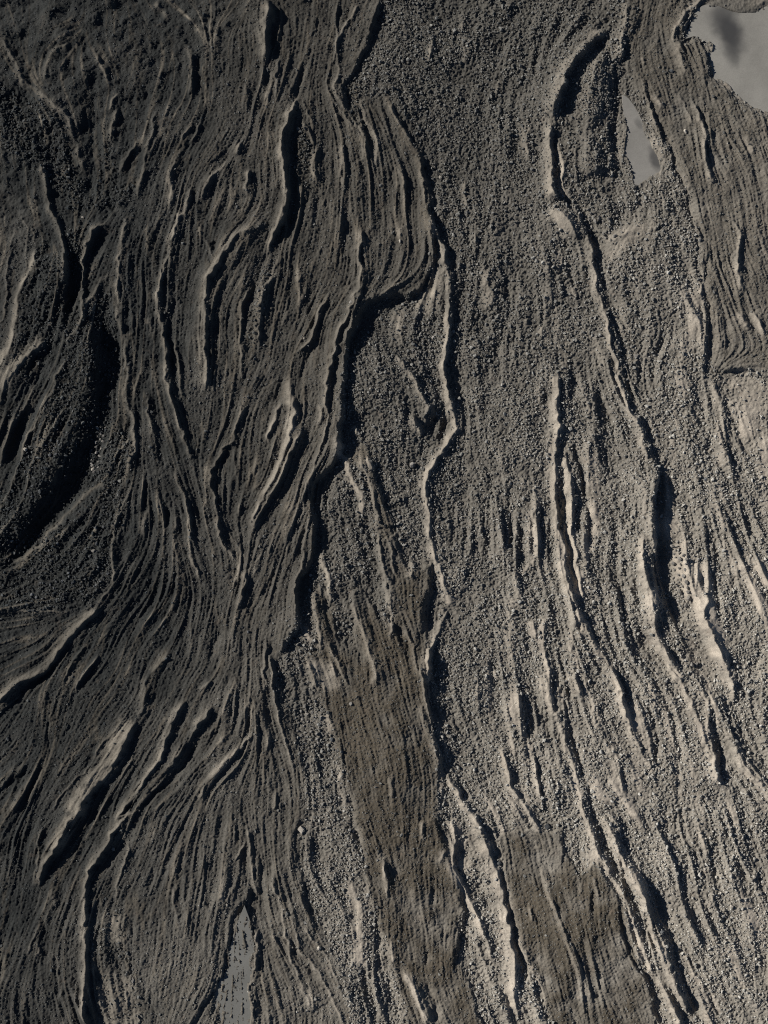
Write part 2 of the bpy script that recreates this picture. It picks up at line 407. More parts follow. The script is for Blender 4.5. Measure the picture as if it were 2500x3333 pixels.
V 12 10 @04 530,260 500,360 480,470
R 9 10 8 .3 @04 690,30 665,150
V 10 8 @04 685,250 655,350
R 9 8 8 .5 @04 770,320 772,400 785,460
R 8 7 7 .3 @04 820,110 790,200 770,290
V 14 12 @04 55,420 30,540 20,640 0,800
R 7 6 6 .2 @04 240,590 260,700 290,850
V 8 8 @04 235,600 250,720 270,860
R 7 6 6 .2 @04 345,750 360,870
R 9 9 9 .3 @04 240,330 270,420
V 9 9 @04 290,320 270,450
S 28 8 70 @14 320,320 290,400 240,470 212,580 190,690 140,780 70,870 20,960
R 11 6 7 .4 @14 285,40 300,150 320,280 330,400
R 8 7 7 .3 @14 280,110 230,220
R 9 7 7 .3 @14 335,480 325,650 300,760 310,900 320,960
V 10 8 @14 340,640 320,720
R 12 8 8 .4 @14 405,280 420,380 440,480 460,600 510,760 560,900
V 11 8 @14 385,200 400,300
R 12 8 9 .35 @14 470,440 510,590 580,700 640,790 690,880 730,960
V 13 9 @14 480,560 520,650 600,760
R 9 7 7 .3 @14 520,480 590,600 650,700 700,790
S 15 14 50 @14 690,640 755,750 790,870 800,960
R 12 30 14 .8 @14 740,280 790,420 800,540 800,640 830,700
V 14 14 @14 670,280 735,420 770,560 760,660
R 9 8 7 .5 @14 880,200 900,310 915,400
V 12 6 @14 850,460 870,650 900,800 940,900
R 8 8 8 .4 @14 860,560 890,720
V 11 7 @14 725,30 760,140
V 10 7 @14 810,30 830,140
V 13 9 @14 610,860 570,950
V 10 9 @14 330,820 370,920
R 8 10 8 .4 @14 540,780 580,900
S 24 8 50 @24 285,0 310,80 360,200 385,280 410,400 425,480 392,600 375,720
R 16 14 10 .85 @24 355,20 375,130 390,260 430,370 480,470 520,580 550,690
R 19 26 11 .9 @24 520,120 560,250 590,370 610,500 640,620 640,780 660,940
R 12 8 7 .5 @24 450,10 500,90 545,200
V 18 9 @24 575,230 620,430 650,570 680,680 690,800
V 12 12 @24 480,300 510,380 530,470
R 9 9 9 .2 @24 450,540 480,620 540,740 590,860
V 10 7 @24 600,780 630,900
R 10 10 9 .2 @24 770,230 800,370 850,500 880,620 930,760
R 8 8 8 .2 @24 700,400 715,500
S 16 8 40 @24 885,50 880,140 860,220 840,260
V 10 8 @24 790,200 770,300 800,420
R 13 14 11 1 @24 150,690 190,760 230,860 270,960
V 13 8 @24 250,740 290,870 310,950
V 12 6 @24 70,690 120,880 140,952
R 10 8 8 .3 @24 655,540 700,680 740,770 790,880
R 8 8 7 .5 @24 65,200 90,320 100,400
R 8 9 8 .5 @24 95,550 120,660
V 9 7 @24 240,180 240,300
V 9 7 @24 300,320 290,440
R 9 8 8 .3 @24 250,20 230,150
R 9 14 12 .5 @24 345,170 320,230
V 9 8 @24 435,560 440,650
V 9 8 @24 260,620 250,720
S 15 7 40 @34 225,200 270,330 280,450 310,560 350,660 410,740 435,870 460,952
R 9 12 10 .75 @34 340,220 390,360 420,480
V 15 8 @34 300,80 360,220 450,380 500,500 550,650 600,800 650,930
R 12 16 12 .75 @34 460,540 500,650 540,760 590,900
V 10 5 @34 590,640 680,780 740,930
R 8 10 9 .5 @34 570,620 640,740 700,900
V 10 8 @34 165,330 160,450
V 9 7 @34 225,400 230,520
R 8 8 8 .2 @34 185,270 180,390
V 11 9 @34 900,290 945,370
V 10 8 @34 190,130 240,280 280,360
V 9 8 @34 570,-20 560,80
V 9 7 @34 110,540 150,660 185,760 190,880
R 8 9 8 .2 @34 60,560 120,720 160,860
R 9 10 9 .3 @34 250,0 300,110
R 7 9 9 .4 @34 370,580 400,680
V 10 8 @34 930,600 945,720
R 12 13 10 .7 @q 470,230 500,290 535,345 565,410 590,480 612,560 640,610 668,645
R 12 13 10 .6 @q 385,250 405,400 430,520 460,620 490,720 530,820 570,900 612,1000 650,1090 690,1180 740,1290
V 14 9 @q 425,380 450,500 480,610 515,720 555,820 600,910 640,1000 680,1090
R 14 16 10 .7 @q 640,110 650,200 660,290 690,360 730,420 770,500 800,600 830,690
R 14 20 12 .75 @q 735,90 765,200 800,300 840,380 870,480
R 12 12 10 .7 @q 850,530 880,620 940,690 1000,740
R 12 12 10 .5 @q 150,650 200,720 250,790 290,860
R 13 14 10 .55 @q 540,740 600,860 650,980 690,1100 740,1220
V 12 9 @q 575,740 640,860 690,980 740,1080 790,1200
R 9 12 10 .5 @q 340,500 365,620 385,720
R 9 12 9 .5 @q 450,180 470,330 500,430 530,560
R 9 12 9 .45 @q 560,560 600,700 650,800
R 9 12 9 .4 @q 700,480 720,600 735,720
V 10 9 @q 700,520 725,640 735,760
R 9 12 9 .45 @q 860,60 900,150 940,230
S 55 12 60 @32 800,560 805,800 790,1000 785,1200 805,1400 850,1600 @33 930,200
'''
# gentle broad forms: centre x,y (overview), radius x,y (map units), height (map units)
BROAD = [(1250, 330, 110, 300, 6), (1400, 600, 130, 240, 10), (1090, 1000, 130, 380, 6), (830, 800, 120, 170, 8), (1000, 1500, 110, 220, 8),
         (200, 1250, 150, 170, 8), (60, 1700, 90, 120, 6), (1240, 150, 200, 200, 5), (860, 1600, 110, 330, 12), (1250, 2000, 150, 200, 8)]

print('map', NX, NY)
warp_x = PX + 3.2 * noise(26) + 2.2 * noise(7) + 4 * noise(70)
warp_y = PY + 3.2 * noise(26) + 2.2 * noise(7) + 4 * noise(70)
Z = np.zeros((NY, NX), np.float32); FIN_LIT = np.zeros((NY, NX), np.float32)
CS = 25.0; cw = int((MW + 2 * MG) / CS) + 2; ch = int((MH + 2 * MG) / CS) + 2
VX = np.zeros((ch, cw)); VY = np.zeros((ch, cw)); VW = np.zeros((ch, cw))
hmod = noise(60)

def dist_to(pts, rad):
    """signed distance and arc parameter of the map cells within rad of a line"""
    x0, y0 = pts.min(0) - rad; x1, y1 = pts.max(0) + rad
    i0, i1 = np.clip(((np.array([x0, x1]) + MG) / ST).astype(int) + [0, 2], 0, NX)
    j0, j1 = np.clip(((np.array([y0, y1]) + MG) / ST).astype(int) + [0, 2], 0, NY)
    if i1 - i0 < 2 or j1 - j0 < 2: return None
    D = np.full((j1 - j0, i1 - i0), 1e9, np.float32); S = D.copy(); T = np.zeros_like(D)
    seg = np.diff(pts, axis=0); ln = np.hypot(seg[:, 0], seg[:, 1]) + 1e-6; acc = np.concatenate([[0], np.cumsum(ln)]); tot = acc[-1]
    for k in range(len(seg)):
        a = pts[k]; b = pts[k + 1]
        u0 = int((min(a[0], b[0]) - rad + MG) / ST) - i0; u1 = int((max(a[0], b[0]) + rad + MG) / ST) + 2 - i0
        v0 = int((min(a[1], b[1]) - rad + MG) / ST) - j0; v1 = int((max(a[1], b[1]) + rad + MG) / ST) + 2 - j0
        u0, u1 = max(u0, 0), min(u1, i1 - i0); v0, v1 = max(v0, 0), min(v1, j1 - j0)
        if u1 <= u0 or v1 <= v0: continue
        wx = warp_x[j0 + v0:j0 + v1, i0 + u0:i0 + u1] - a[0]; wy = warp_y[j0 + v0:j0 + v1, i0 + u0:i0 + u1] - a[1]
        dx, dy = seg[k] / ln[k]
        t = np.clip(wx * dx + wy * dy, 0, ln[k])
        d = np.hypot(wx - t * dx, wy - t * dy)
        s = dy * wx - dx * wy
        Dv = D[v0:v1, u0:u1]; m = d < Dv
        Dv[m] = d[m]; S[v0:v1, u0:u1][m] = np.where(s[m] >= 0, d[m], -d[m]); T[v0:v1, u0:u1][m] = (acc[k] + t[m]) / tot
    return (slice(j0, j1), slice(i0, i1)), D, S, T, tot

LINES = []
GAIN = 1.0
for line in FEAT.strip().split('\n'):
    head, _, rest = line.partition('@'); f = head.split(); kind = f[0]; prm = [float(v) for v in f[1:]]
    pts = spline(parse_pts('@' + rest)); LINES.append((kind, prm, pts))
    rad = 3.0 * max(prm[1:3]) if kind == 'R' else 2.8 * prm[1] if kind == 'V' else 2.6 * prm[2]
    res = dist_to(pts, rad)
    seg = np.diff(pts, axis=0); ln = np.hypot(seg[:, 0], seg[:, 1]) + 1e-6
    ci = ((pts[:-1, 0] + MG) / CS).astype(int).clip(0, cw - 1); cj = ((pts[:-1, 1] + MG) / CS).astype(int).clip(0, ch - 1)
    np.add.at(VX, (cj, ci), seg[:, 0]); np.add.at(VY, (cj, ci), seg[:, 1]); np.add.at(VW, (cj, ci), ln)
    if res is None: continue
    sl, D, S, T, tot = res
    te = min(0.28, 45.0 / tot); tap = smooth(T, 0, te) * (1 - smooth(T, 1 - te, 1))
    GAIN = {'R': .76, 'S': .46, 'V': .42}[kind] if abs(prm[0]) < 35 else .82 if abs(prm[0]) > 60 else .62
    east = 1.3 if pts[:, 0].mean() > 1330 else 1.0
    if abs(prm[0]) < 35: GAIN *= east
    h = prm[0] * GAIN * tap * (1 + 0.22 * np.clip(hmod[sl], -1.6, 1.6))
    if kind == 'R':
        e = np.where(S < 0, np.abs(S) / prm[1], np.abs(S) / prm[2])
        p = np.exp(-e ** 1.05)
        Z[sl] += h * p * (D < rad)
        lit_fines = prm[3] * tap * np.exp(-((S + 0.3 * prm[1]) / ((.62 if prm[1] < 9 else .75) * east * np.where(S < -0.3 * prm[1], prm[1], 0.6 * prm[1] + 0.4 * prm[2]))) ** 2)  # pale sediment shifted left, so its colour also brightens the sunlit flank
        FIN_LIT[sl] = np.maximum(FIN_LIT[sl], lit_fines * (D < rad))
    elif kind == 'V':
        Z[sl] -= 1.15 * h * np.exp(-(D / (1.25 * prm[1])) ** 1.5)
    else:
        fade = np.exp(-(D / (1.1 * prm[2])) ** 1.3)
        Z[sl] += -0.5 * h * np.tanh(S / prm[1]) * fade + 0.12 * np.abs(h) * np.exp(-(((S if True else D) + prm[1] * np.sign(prm[0])) / (0.9 * prm[1])) ** 2)
for (ox, oy, rx, ry, hh) in BROAD:
    Z += 1.8 * hh * np.exp(-((PX - ox * 2500 / 1659) / rx) ** 2 - ((PY - oy * 2500 / 1659) / ry) ** 2)

# ------------------------------------------------------------------ flow direction and flow-aligned texture
def cblur(a, sig):
    n = int(3 * sig) + 1; k = np.exp(-0.5 * (np.arange(-n, n + 1) / sig) ** 2); k /= k.sum()
    a = np.apply_along_axis(lambda v: np.convolve(v, k, 'same'), 0, a)
    return np.apply_along_axis(lambda v: np.convolve(v, k, 'same'), 1, a)
ax = sum(wt * cblur(VX, s) for s, wt in ((1.2, 1), (3, .5), (8, .3))); ay = sum(wt * cblur(VY, s) for s, wt in ((1.2, 1), (3, .5), (8, .3))) + 0.2
nn = np.hypot(ax, ay) + 1e-6; ax /= nn; ay /= nn
def coarse(a):
    fx = np.clip((PX + MG) / CS - .0, 0, cw - 1.001); fy = np.clip((PY + MG) / CS - .0, 0, ch - 1.001)
    i = fx.astype(int); j = fy.astype(int); u = fx - i; v = fy - j
    return ((a[j, i] * (1 - u) + a[j, i + 1] * u) * (1 - v) + (a[j + 1, i] * (1 - u) + a[j + 1, i + 1] * u) * v).astype(np.float32)
UX = coarse(ax); UY = coarse(ay); nn = np.hypot(UX, UY) + 1e-6; UX /= nn; UY /= nn
wob = 0.10 * noise(55); UX, UY = UX - wob * UY, UY + wob * UX
IX, IY = np.meshgrid(np.arange(NX, dtype=np.float32), np.arange(NY, dtype=np.float32))
def lic(src, half, step=1.4):
    n = int(half / ST / step); acc = src.copy() ; wsum = 1.0
    for sgn in (1, -1):
        x = IX.copy(); y = IY.copy(); i = IX.astype(np.int32); j = IY.astype(np.int32)
        for k in range(n):
            x += sgn * step * UX[j, i]; y += sgn * step * UY[j, i]
            i = np.clip(x, 0, NX - 1).astype(np.int32); j = np.clip(y, 0, NY - 1).astype(np.int32)
            wk = 0.5 + 0.5 * math.cos(math.pi * (k + 1) / (n + 1)); acc += wk * src[j, i]; wsum += wk if sgn == 1 else wk
    acc /= wsum; acc -= acc.mean(); return acc / acc.std()
L_fine = lic(noise(2.0), 60); L_mid = lic(noise(6), 85); L_big = lic(noise(17), 170)
def strands(L): return np.exp(-2.3 * np.abs(L)) - 0.29    # narrow crests that braid along the flow
S_fine = strands(lic(noise(3.4), 130)); S_mid = strands(lic(noise(8), 230, 1.8)); S_big = strands(lic(noise(19), 380, 2.5))
patch = np.clip(0.8 + 0.4 * noise(60), .2, 1.6)

# ------------------------------------------------------------------ zones
def poly_mask(txt, soft=0.0, warp=True):
    p = parse_pts(txt); m = np.zeros((NY, NX), bool)
    X = warp_x if warp else PX; Y = warp_y if warp else PY
    for k in range(len(p)):
        (xa, ya), (xb, yb) = p[k - 1], p[k]
        if ya == yb: continue
        m ^= ((ya > Y) != (yb > Y)) & (X < (xb - xa) * (Y - ya) / (yb - ya) + xa)
    return blur(m.astype(np.float32), soft) if soft else m
FLOW = '@o -200,-200 835,-200 835,0 815,100 770,180 790,205 860,215 900,320 935,410 925,560 905,625 830,640 765,705 745,780 735,900 722,1000 695,1050 680,1170 650,1330 600,1430 590,1480 640,1590 665,1740 645,1790 660,1920 730,2080 770,2212 800,2500 -200,2500'
GULLY = '@o 230,880 290,960 300,1000 270,1050 190,1080 130,1160 60,1190 -200,1260 -200,1150 0,1090 80,950 130,820 150,740 150,500 185,480 195,650 250,640 270,760'
TERRACE = '@o 270,1050 280,1100 250,1180 245,1250 200,1310 0,1320 -200,1320 -200,1260 60,1190 130,1160 190,1080'
LEFTBENCH = '@o 90,540 140,545 155,600 150,700 110,780 60,830 40,780 50,680'
TONGUE = '@o 735,985 790,960 815,1050 850,1130 870,1200 895,1245 912,1215 945,1225 930,1300 915,1420 925,1560 950,1670 940,1750 985,1830 1000,1950 985,2010 1000,2100 1040,2212 1090,2500 900,2500 880,2212 840,2050 810,1950 760,1750 740,1650 700,1530 670,1440 665,1410 700,1410 690,1330 682,1275 700,1262 720,1300 730,1380 770,1400 762,1280 780,1272 800,1310 830,1360 855,1350 840,1250 815,1130 790,1010'
LOBE = '@o 1085,1800 1150,1780 1190,1800 1215,1785 1222,1830 1250,1890 1290,1850 1310,1890 1350,1980 1370,2050 1400,2120 1410,2212 1430,2500 1240,2500 1190,2212 1150,2100 1110,2000 1090,1900'
BAND = '@o 1370,-200 1490,-200 1472,60 1470,110 1500,90 1526,130 1530,170 1560,195 1620,245 1800,320 1800,830 1659,810 1620,800 1560,805 1535,790 1510,700 1505,560 1480,420 1400,250 1345,150'
TOPR = '@o 1490,-200 1800,-200 1800,0 1659,20 1610,45 1575,40 1540,18 1490,40'
PAN_A = '@30 1095,110 1150,72 1220,62 1290,80 1380,118 1480,130 1560,105 1659,75 1900,40 2400,200 2400,1200 1659,900 1560,860 1480,820 1420,760 1380,740 1350,670 1290,650 1250,640 1230,560 1205,470 1200,360 1130,320 1090,300 1020,320 1045,260'
PAN_B = '@30 530,760 580,790 650,900 700,1020 760,1120 830,1330 700,1395 600,1445 585,1300 545,1180 570,1020 540,900'
PAN_C = '@14 270,418 298,500 312,600 302,700 302,860 310,1000 320,1200 60,1200 180,1000 140,850 150,770 200,690 205,620 230,520'
GSTRIPS = ['@10 880,960 930,960 1000,1120 1000,1300 960,1450 880,1480 850,1300 850,1100', '@11 800,90 830,120 740,330 700,560 640,740 560,1130 510,1130 500,960 570,740 660,560 700,380',
           '@10 1290,600 1340,560 1400,760 1420,1000 1380,1060 1300,860 1270,760', '@04 510,400 560,520 640,760 640,960 440,960 480,700 430,540 480,480',
           '@00 830,1000 930,1430 1100,1500 960,1600 700,1640 760,1400', '@00 0,700 300,800 450,900 560,1200 640,1400 700,1640 560,1659 380,1400 200,1300 0,1100']
PLAIN = '@o -200,380 10,400 60,450 100,525 85,545 50,660 40,750 0,900 -200,940'
plain = poly_mask(PLAIN)
flow = poly_mask(FLOW); tongue = poly_mask(TONGUE); lobe = poly_mask(LOBE); band = poly_mask(BAND); topr = poly_mask(TOPR)
gully = poly_mask(GULLY); terrace = poly_mask(TERRACE); bench = poly_mask(LEFTBENCH)
strips = np.zeros_like(flow)
for g in GSTRIPS: strips |= poly_mask(g)
brown_b = tongue | lobe | band
coarse_rock = ((~flow & ~brown_b & ~topr) | terrace | bench | gully | strips) & ~plain
GR = blur(coarse_rock.astype(np.float32), 7); BR = blur(brown_b.astype(np.float32), 6); DK = blur(flow.astype(np.float32), 8)
pan_a = poly_mask(PAN_A); pan_b = poly_mask(PAN_B); pan_c = poly_mask(PAN_C)
SILT_POLY = ['@21 490,430 560,560 560,760 500,850 380,890 330,800 350,720 430,670 470,560', '@21 150,880 230,960 260,1120 190,1080', '@32 1380,130 1590,120 1600,300 1500,420 1420,300',
             '@31 1330,1380 1500,1380 1659,1450 1800,1659 1659,1800 1380,1640 1320,1500', '@32 1010,1230 1220,1280 1230,1500 1180,1659 1080,1600', '@13 950,440 1150,480 1230,640 1100,700 1000,620',
             '@31 560,200 700,200 690,300 560,380 420,500 380,440 480,350', '@04 470,690 610,750 640,960 450,960', '@11 1560,900 1659,820 1659,1000', '@04 500,430 560,520 560,580 480,560']
for k, g in enumerate(SILT_POLY):
    FIN_LIT = np.maximum(FIN_LIT, (0.75 if k not in (3, 7) else 0.55) * poly_mask(g, 9))
n40 = noise(34); n14 = noise(12); n90 = noise(110)
FIN_LIT = np.maximum(FIN_LIT, 0.7 * smooth(L_big + .5 * L_mid, .5, 2.2) * smooth(PX + .4 * PY, 1700, 3000) * (1 - DK) * (1 - BR))
FIN_LIT = np.maximum(FIN_LIT, 0.38 * smooth(S_mid + .7 * S_big, .35, 1.0) * DK * patch)
FIN_LIT = np.clip(FIN_LIT * (1.1 + 0.3 * n14 + .15 * n40), 0, 1)

# ------------------------------------------------------------------ height of the ground
m_fl = DK * (1 - 0.75 * GR) * (1 - .85 * blur(plain.astype(np.float32), 8))
m_fl *= 1 - 0.8 * smooth(-PX - 1.1 * PY, -1350, -600)       # the upper left is granular rather than streaked
Z += patch * (L_big * (1.2 * m_fl + 2.4 * GR + 1.0 * BR) + L_mid * (.8 * m_fl + 1.6 * GR + .8 * BR)) + L_fine * (0.7 * m_fl + 0.3 * GR + 0.7 * BR)
low_r = smooth(PX + .5 * PY, 1900, 3200) * GR
Z += patch * (S_big * (6.2 * m_fl + 5.5 * BR + 4.5 * GR + 4 * low_r) + S_mid * (4.2 * m_fl + 4.2 * BR + 2.5 * GR + 2 * low_r)) + S_fine * (2.2 * m_fl + 2.4 * BR + .6 * GR)
Z += 6 * smooth(blur(brown_b.astype(np.float32), 7), .2, .8)
ul = smooth(-PX - 1.1 * PY, -1350, -600)
Z += 2.2 * n40 * (0.5 + 0.5 * GR + 1.2 * ul) + (1.0 + 1.1 * ul) * n14 + 4.0 * n90 + ul * 1.2 * noise(6)
grain = noise(1.7); g2 = noise(4.2)
calm = (1 - 0.8 * FIN_LIT)
Z += (grain * (0.8 + 0.8 * GR) + g2 * (0.7 * GR * np.clip(.8 + .6 * n14, 0, 2) + .3 * DK + .3 * BR)) * calm
tilt = 0.05                                               # the dark half falls away to the right, the pale half rises
xm = PX - 1500; Z += np.where(xm < 0, -tilt * xm * np.exp(-(xm / 1900.0) ** 2), 0.025 * xm)
LEV = []
for m, dep in ((pan_a, 16), (pan_b, 14), (pan_c, 3)):
    mf = m.astype(np.float32); s1 = blur(mf, 9); s2 = blur(mf, 34)
    rim = (s1 > 0.35) & (s1 < 0.6) & (PX > -50) & (PX < 2550) & (PY < 3383) & (PY > -50)
    lv = float(np.median(Z[rim])) if rim.any() else 0.0
    wgt = smooth(s2, 0.12, 0.5); Z = Z * (1 - wgt) + wgt * (lv + (Z - blur(Z, 12)) * (0.8 if dep != 3 else 1.5))
    Z += 2.0 * (1 - s1) * wgt - dep * smooth(s1, 0.5, 0.95) - 0
    LEV.append(lv - (0.5 if dep != 3 else 1.6))
Z = Z.astype(np.float32)

def samp(a, x, y):                        # bilinear, mirrored outside the surveyed map
    fx = (np.asarray(x) + MG) / ST; fy = (np.asarray(y) + MG) / ST
    fx = np.abs(fx); fx = (NX - 1.01) - np.abs((NX - 1.01) - fx % (2 * (NX - 1.01)))
    fy = np.abs(fy); fy = (NY - 1.01) - np.abs((NY - 1.01) - fy % (2 * (NY - 1.01)))
    i = np.clip(fx.astype(int), 0, NX - 2); j = np.clip(fy.astype(int), 0, NY - 2); u = fx - i; v = fy - j
    return (a[j, i] * (1 - u) + a[j, i + 1] * u) * (1 - v) + (a[j + 1, i] * (1 - u) + a[j + 1, i + 1] * u) * v
def world(x, y): return (np.asarray(x) - MW / 2) * U, (MH / 2 - np.asarray(y)) * U

# how pale the rock is: dark at the left, paler to the lower right
d = PX + 0.18 * PY + 60 * n90 + 15 * n40
TONE = np.clip(0.012 + 0.16 * smooth(d, 300, 1500) + 0.52 * smooth(PX + 0.55 * PY + 60 * n90, 1500, 3700), 0, 1)
TONE = TONE * (1 - 0.12 * DK) + 0.03 * (1 - DK) * GR + .07 * blur(plain.astype(np.float32), 10)
TONE = np.clip(TONE + 0.02 * n40, 0.02, 1)
BRM = np.clip(blur(BR - .5 * blur(band.astype(np.float32), 12), 14) * 0.8 * np.clip(1 + .3 * n40 + .25 * n14, 0, 1.25) + 0.24 * DK * smooth(PX, 450, 1100) + 0.5 * smooth(S_mid + .6 * S_big, .1, .8) * DK, 0, 1) * (1 - 0.0 * GR)

# ------------------------------------------------------------------ materials
def mat_nodes(name):
    m = bpy.data.materials.new(name); m.use_nodes = True; t = m.node_tree
    b = t.nodes['Principled BSDF']; b.inputs['Roughness'].default_value = 0.95; b.inputs['Specular IOR Level'].default_value = 0.15
    return m, t, b
def mix(t, fac, a, b, mode='MIX'):
    n = t.nodes.new('ShaderNodeMix'); n.data_type = 'RGBA'; n.blend_type = mode
    for s, v in ((n.inputs[0], fac), (n.inputs[6], a), (n.inputs[7], b)):
        if isinstance(v, bpy.types.NodeSocket): t.links.new(v, s)
        else: s.default_value = v if isinstance(v, float) else (*v, 1)
    return n.outputs[2]
def attr(t, name, kind='GEOMETRY'):
    n = t.nodes.new('ShaderNodeAttribute'); n.attribute_name = name; n.attribute_type = kind; return n.outputs['Fac']
def nz(t, scale, detail=3, rough=.6):
    n = t.nodes.new('ShaderNodeTexNoise'); n.inputs['Scale'].default_value = scale; n.inputs['Detail'].default_value = detail
    n.inputs['Roughness'].default_value = rough
    c = t.nodes.new('ShaderNodeTexCoord'); t.links.new(c.outputs['Object'], n.inputs['Vector']); return n.outputs['Fac']
def ramp(t, fac, a, b, lo, hi):
    n = t.nodes.new('ShaderNodeMapRange'); n.inputs[1].default_value = a; n.inputs[2].default_value = b
    n.inputs[3].default_value = lo; n.inputs[4].default_value = hi; t.links.new(fac, n.inputs[0]); return n.outputs[0]
def grey(t, v):
    n = t.nodes.new('ShaderNodeCombineColor')
    for k in range(3): t.links.new(v, n.inputs[k])
    return n.outputs[0]
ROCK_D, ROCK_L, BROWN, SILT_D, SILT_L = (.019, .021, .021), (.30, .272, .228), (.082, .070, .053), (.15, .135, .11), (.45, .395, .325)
ground, t, b = mat_nodes('loose_volcanic_debris')
tone = attr(t, 'tone')
c = mix(t, tone, ROCK_D, ROCK_L)
c = mix(t, attr(t, 'brown'), c, BROWN)
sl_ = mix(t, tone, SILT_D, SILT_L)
c = mix(t, attr(t, 'fines_lit'), c, sl_)
c = mix(t, 1.0, c, grey(t, ramp(t, nz(t, 9.0, 4, .7), .3, .7, .62, 1.38)), 'MULTIPLY')
c = mix(t, 1.0, c, grey(t, ramp(t, nz(t, 0.35, 3), .3, .7, .82, 1.18)), 'MULTIPLY')
c = mix(t, ramp(t, nz(t, 0.8, 3), .62, .75, 0.0, .22), c, mix(t, tone, (.10, .075, .055), (.36, .26, .20)))
t.links.new(c, b.inputs['Base Color'])
bp = t.nodes.new('ShaderNodeBump'); bp.inputs['Strength'].default_value = 0.6; bp.inputs['Distance'].default_value = 0.06
t.links.new(nz(t, 14.0, 3, .7), bp.inputs['Height']); t.links.new(bp.outputs[0], b.inputs['Normal'])

stone, t, b = mat_nodes('angular_stone')
tn = attr(t, 'tone', 'INSTANCER')
c = mix(t, tn, (.034, .038, .040), (.42, .40, .355))
oi = t.nodes.new('ShaderNodeObjectInfo')
c = mix(t, 1.0, c, grey(t, ramp(t, oi.outputs['Random'], 0, 1, .62, 1.45)), 'MULTIPLY')
c = mix(t, 1.0, c, grey(t, ramp(t, nz(t, 1.5, 3), .3, .7, .8, 1.2)), 'MULTIPLY')
t.links.new(c, b.inputs['Base Color'])

def boulder_mat(name, col):
    m, t, b = mat_nodes(name)
    oi = t.nodes.new('ShaderNodeObjectInfo')
    c = mix(t, 1.0, col, grey(t, ramp(t, oi.outputs['Random'], 0, 1, .7, 1.35)), 'MULTIPLY')
    c = mix(t, 1.0, c, grey(t, ramp(t, nz(t, 2.2, 4), .3, .7, .7, 1.3)), 'MULTIPLY')
    t.links.new(c, b.inputs['Base Color'])
    bp = t.nodes.new('ShaderNodeBump'); bp.inputs['Strength'].default_value = .5; bp.inputs['Distance'].default_value = .05
    t.links.new(nz(t, 6, 3), bp.inputs['Height']); t.links.new(bp.outputs[0], b.inputs['Normal']); return m
def silt_mat(name, col, stains):
    m, t, b = mat_nodes(name)
    c = mix(t, 1.0, col, grey(t, ramp(t, nz(t, .22, 4), .3, .7, .86, 1.14)), 'MULTIPLY')
    c = mix(t, 1.0, c, grey(t, ramp(t, nz(t, 7, 3, .7), .3, .7, .9, 1.1)), 'MULTIPLY')
    tc = t.nodes.new('ShaderNodeTexCoord'); wn = t.nodes.new('ShaderNodeTexNoise'); wn.inputs['Scale'].default_value = .5
    t.links.new(tc.outputs['Object'], wn.inputs['Vector'])
    vm = t.nodes.new('ShaderNodeVectorMath'); vm.operation = 'MULTIPLY_ADD'; vm.inputs[1].default_value = (1.6, 1.6, 0); t.links.new(wn.outputs['Color'], vm.inputs[0]); t.links.new(tc.outputs['Object'], vm.inputs[2])
    for (x, y, rx, ry, amt) in stains:                    # damp patches in the silt
        mp = t.nodes.new('ShaderNodeMapping'); mp.vector_type = 'TEXTURE'; wx, wy = world(x, y)
        mp.inputs['Location'].default_value = (wx + .8, wy + .8, 0); mp.inputs['Scale'].default_value = (rx * U, ry * U, 1e4); mp.inputs['Rotation'].default_value = (0, 0, .35)
        t.links.new(vm.outputs[0], mp.inputs['Vector'])
        ln = t.nodes.new('ShaderNodeVectorMath'); ln.operation = 'LENGTH'; t.links.new(mp.outputs[0], ln.inputs[0])
        rp = t.nodes.new('ShaderNodeMapRange'); rp.interpolation_type = 'SMOOTHSTEP'; rp.inputs[1].default_value = .3; rp.inputs[2].default_value = 1.15; rp.inputs[3].default_value = amt; rp.inputs[4].default_value = 0
        t.links.new(ln.outputs['Value'], rp.inputs[0])
        c = mix(t, rp.outputs[0], c, (.045, .045, .046))
    t.links.new(c, b.inputs['Base Color']); b.inputs['Roughness'].default_value = .8; return m

# ------------------------------------------------------------------ ground sheet, cut into its pieces
def grow(lo, hi, n=34, far=7000.0):       # coarser and coarser cells out to the far ground
    k = np.arange(1, n + 1); s = (np.exp(k / n * 5.2) - 1) / (math.exp(5.2) - 1)
    return s * far
ext = grow(0, 0)
EX = np.concatenate([(GX[0] - ext)[::-1], GX, GX[-1] + ext]); EY = np.concatenate([(GY[0] - ext)[::-1], GY, GY[-1] + ext])
VXX, VYY = np.meshgrid(EX, EY); n_e = len(ext)
def full(a):
    o = np.empty(VXX.shape, np.float32); o[n_e:-n_e, n_e:-n_e] = a
    m = np.ones(VXX.shape, bool); m[n_e:-n_e, n_e:-n_e] = False; o[m] = samp(a, VXX[m], VYY[m]); return o
zz = full(Z); tone_f = full(TONE); br_f = full(BRM); fn_f = full(FIN_LIT)
wx, wy = world(VXX, VYY)
CO = np.stack([wx, wy, zz * U], -1).reshape(-1, 3).astype(np.float32)
ny, nx = VXX.shape
lab = np.zeros((NY, NX), np.uint8)
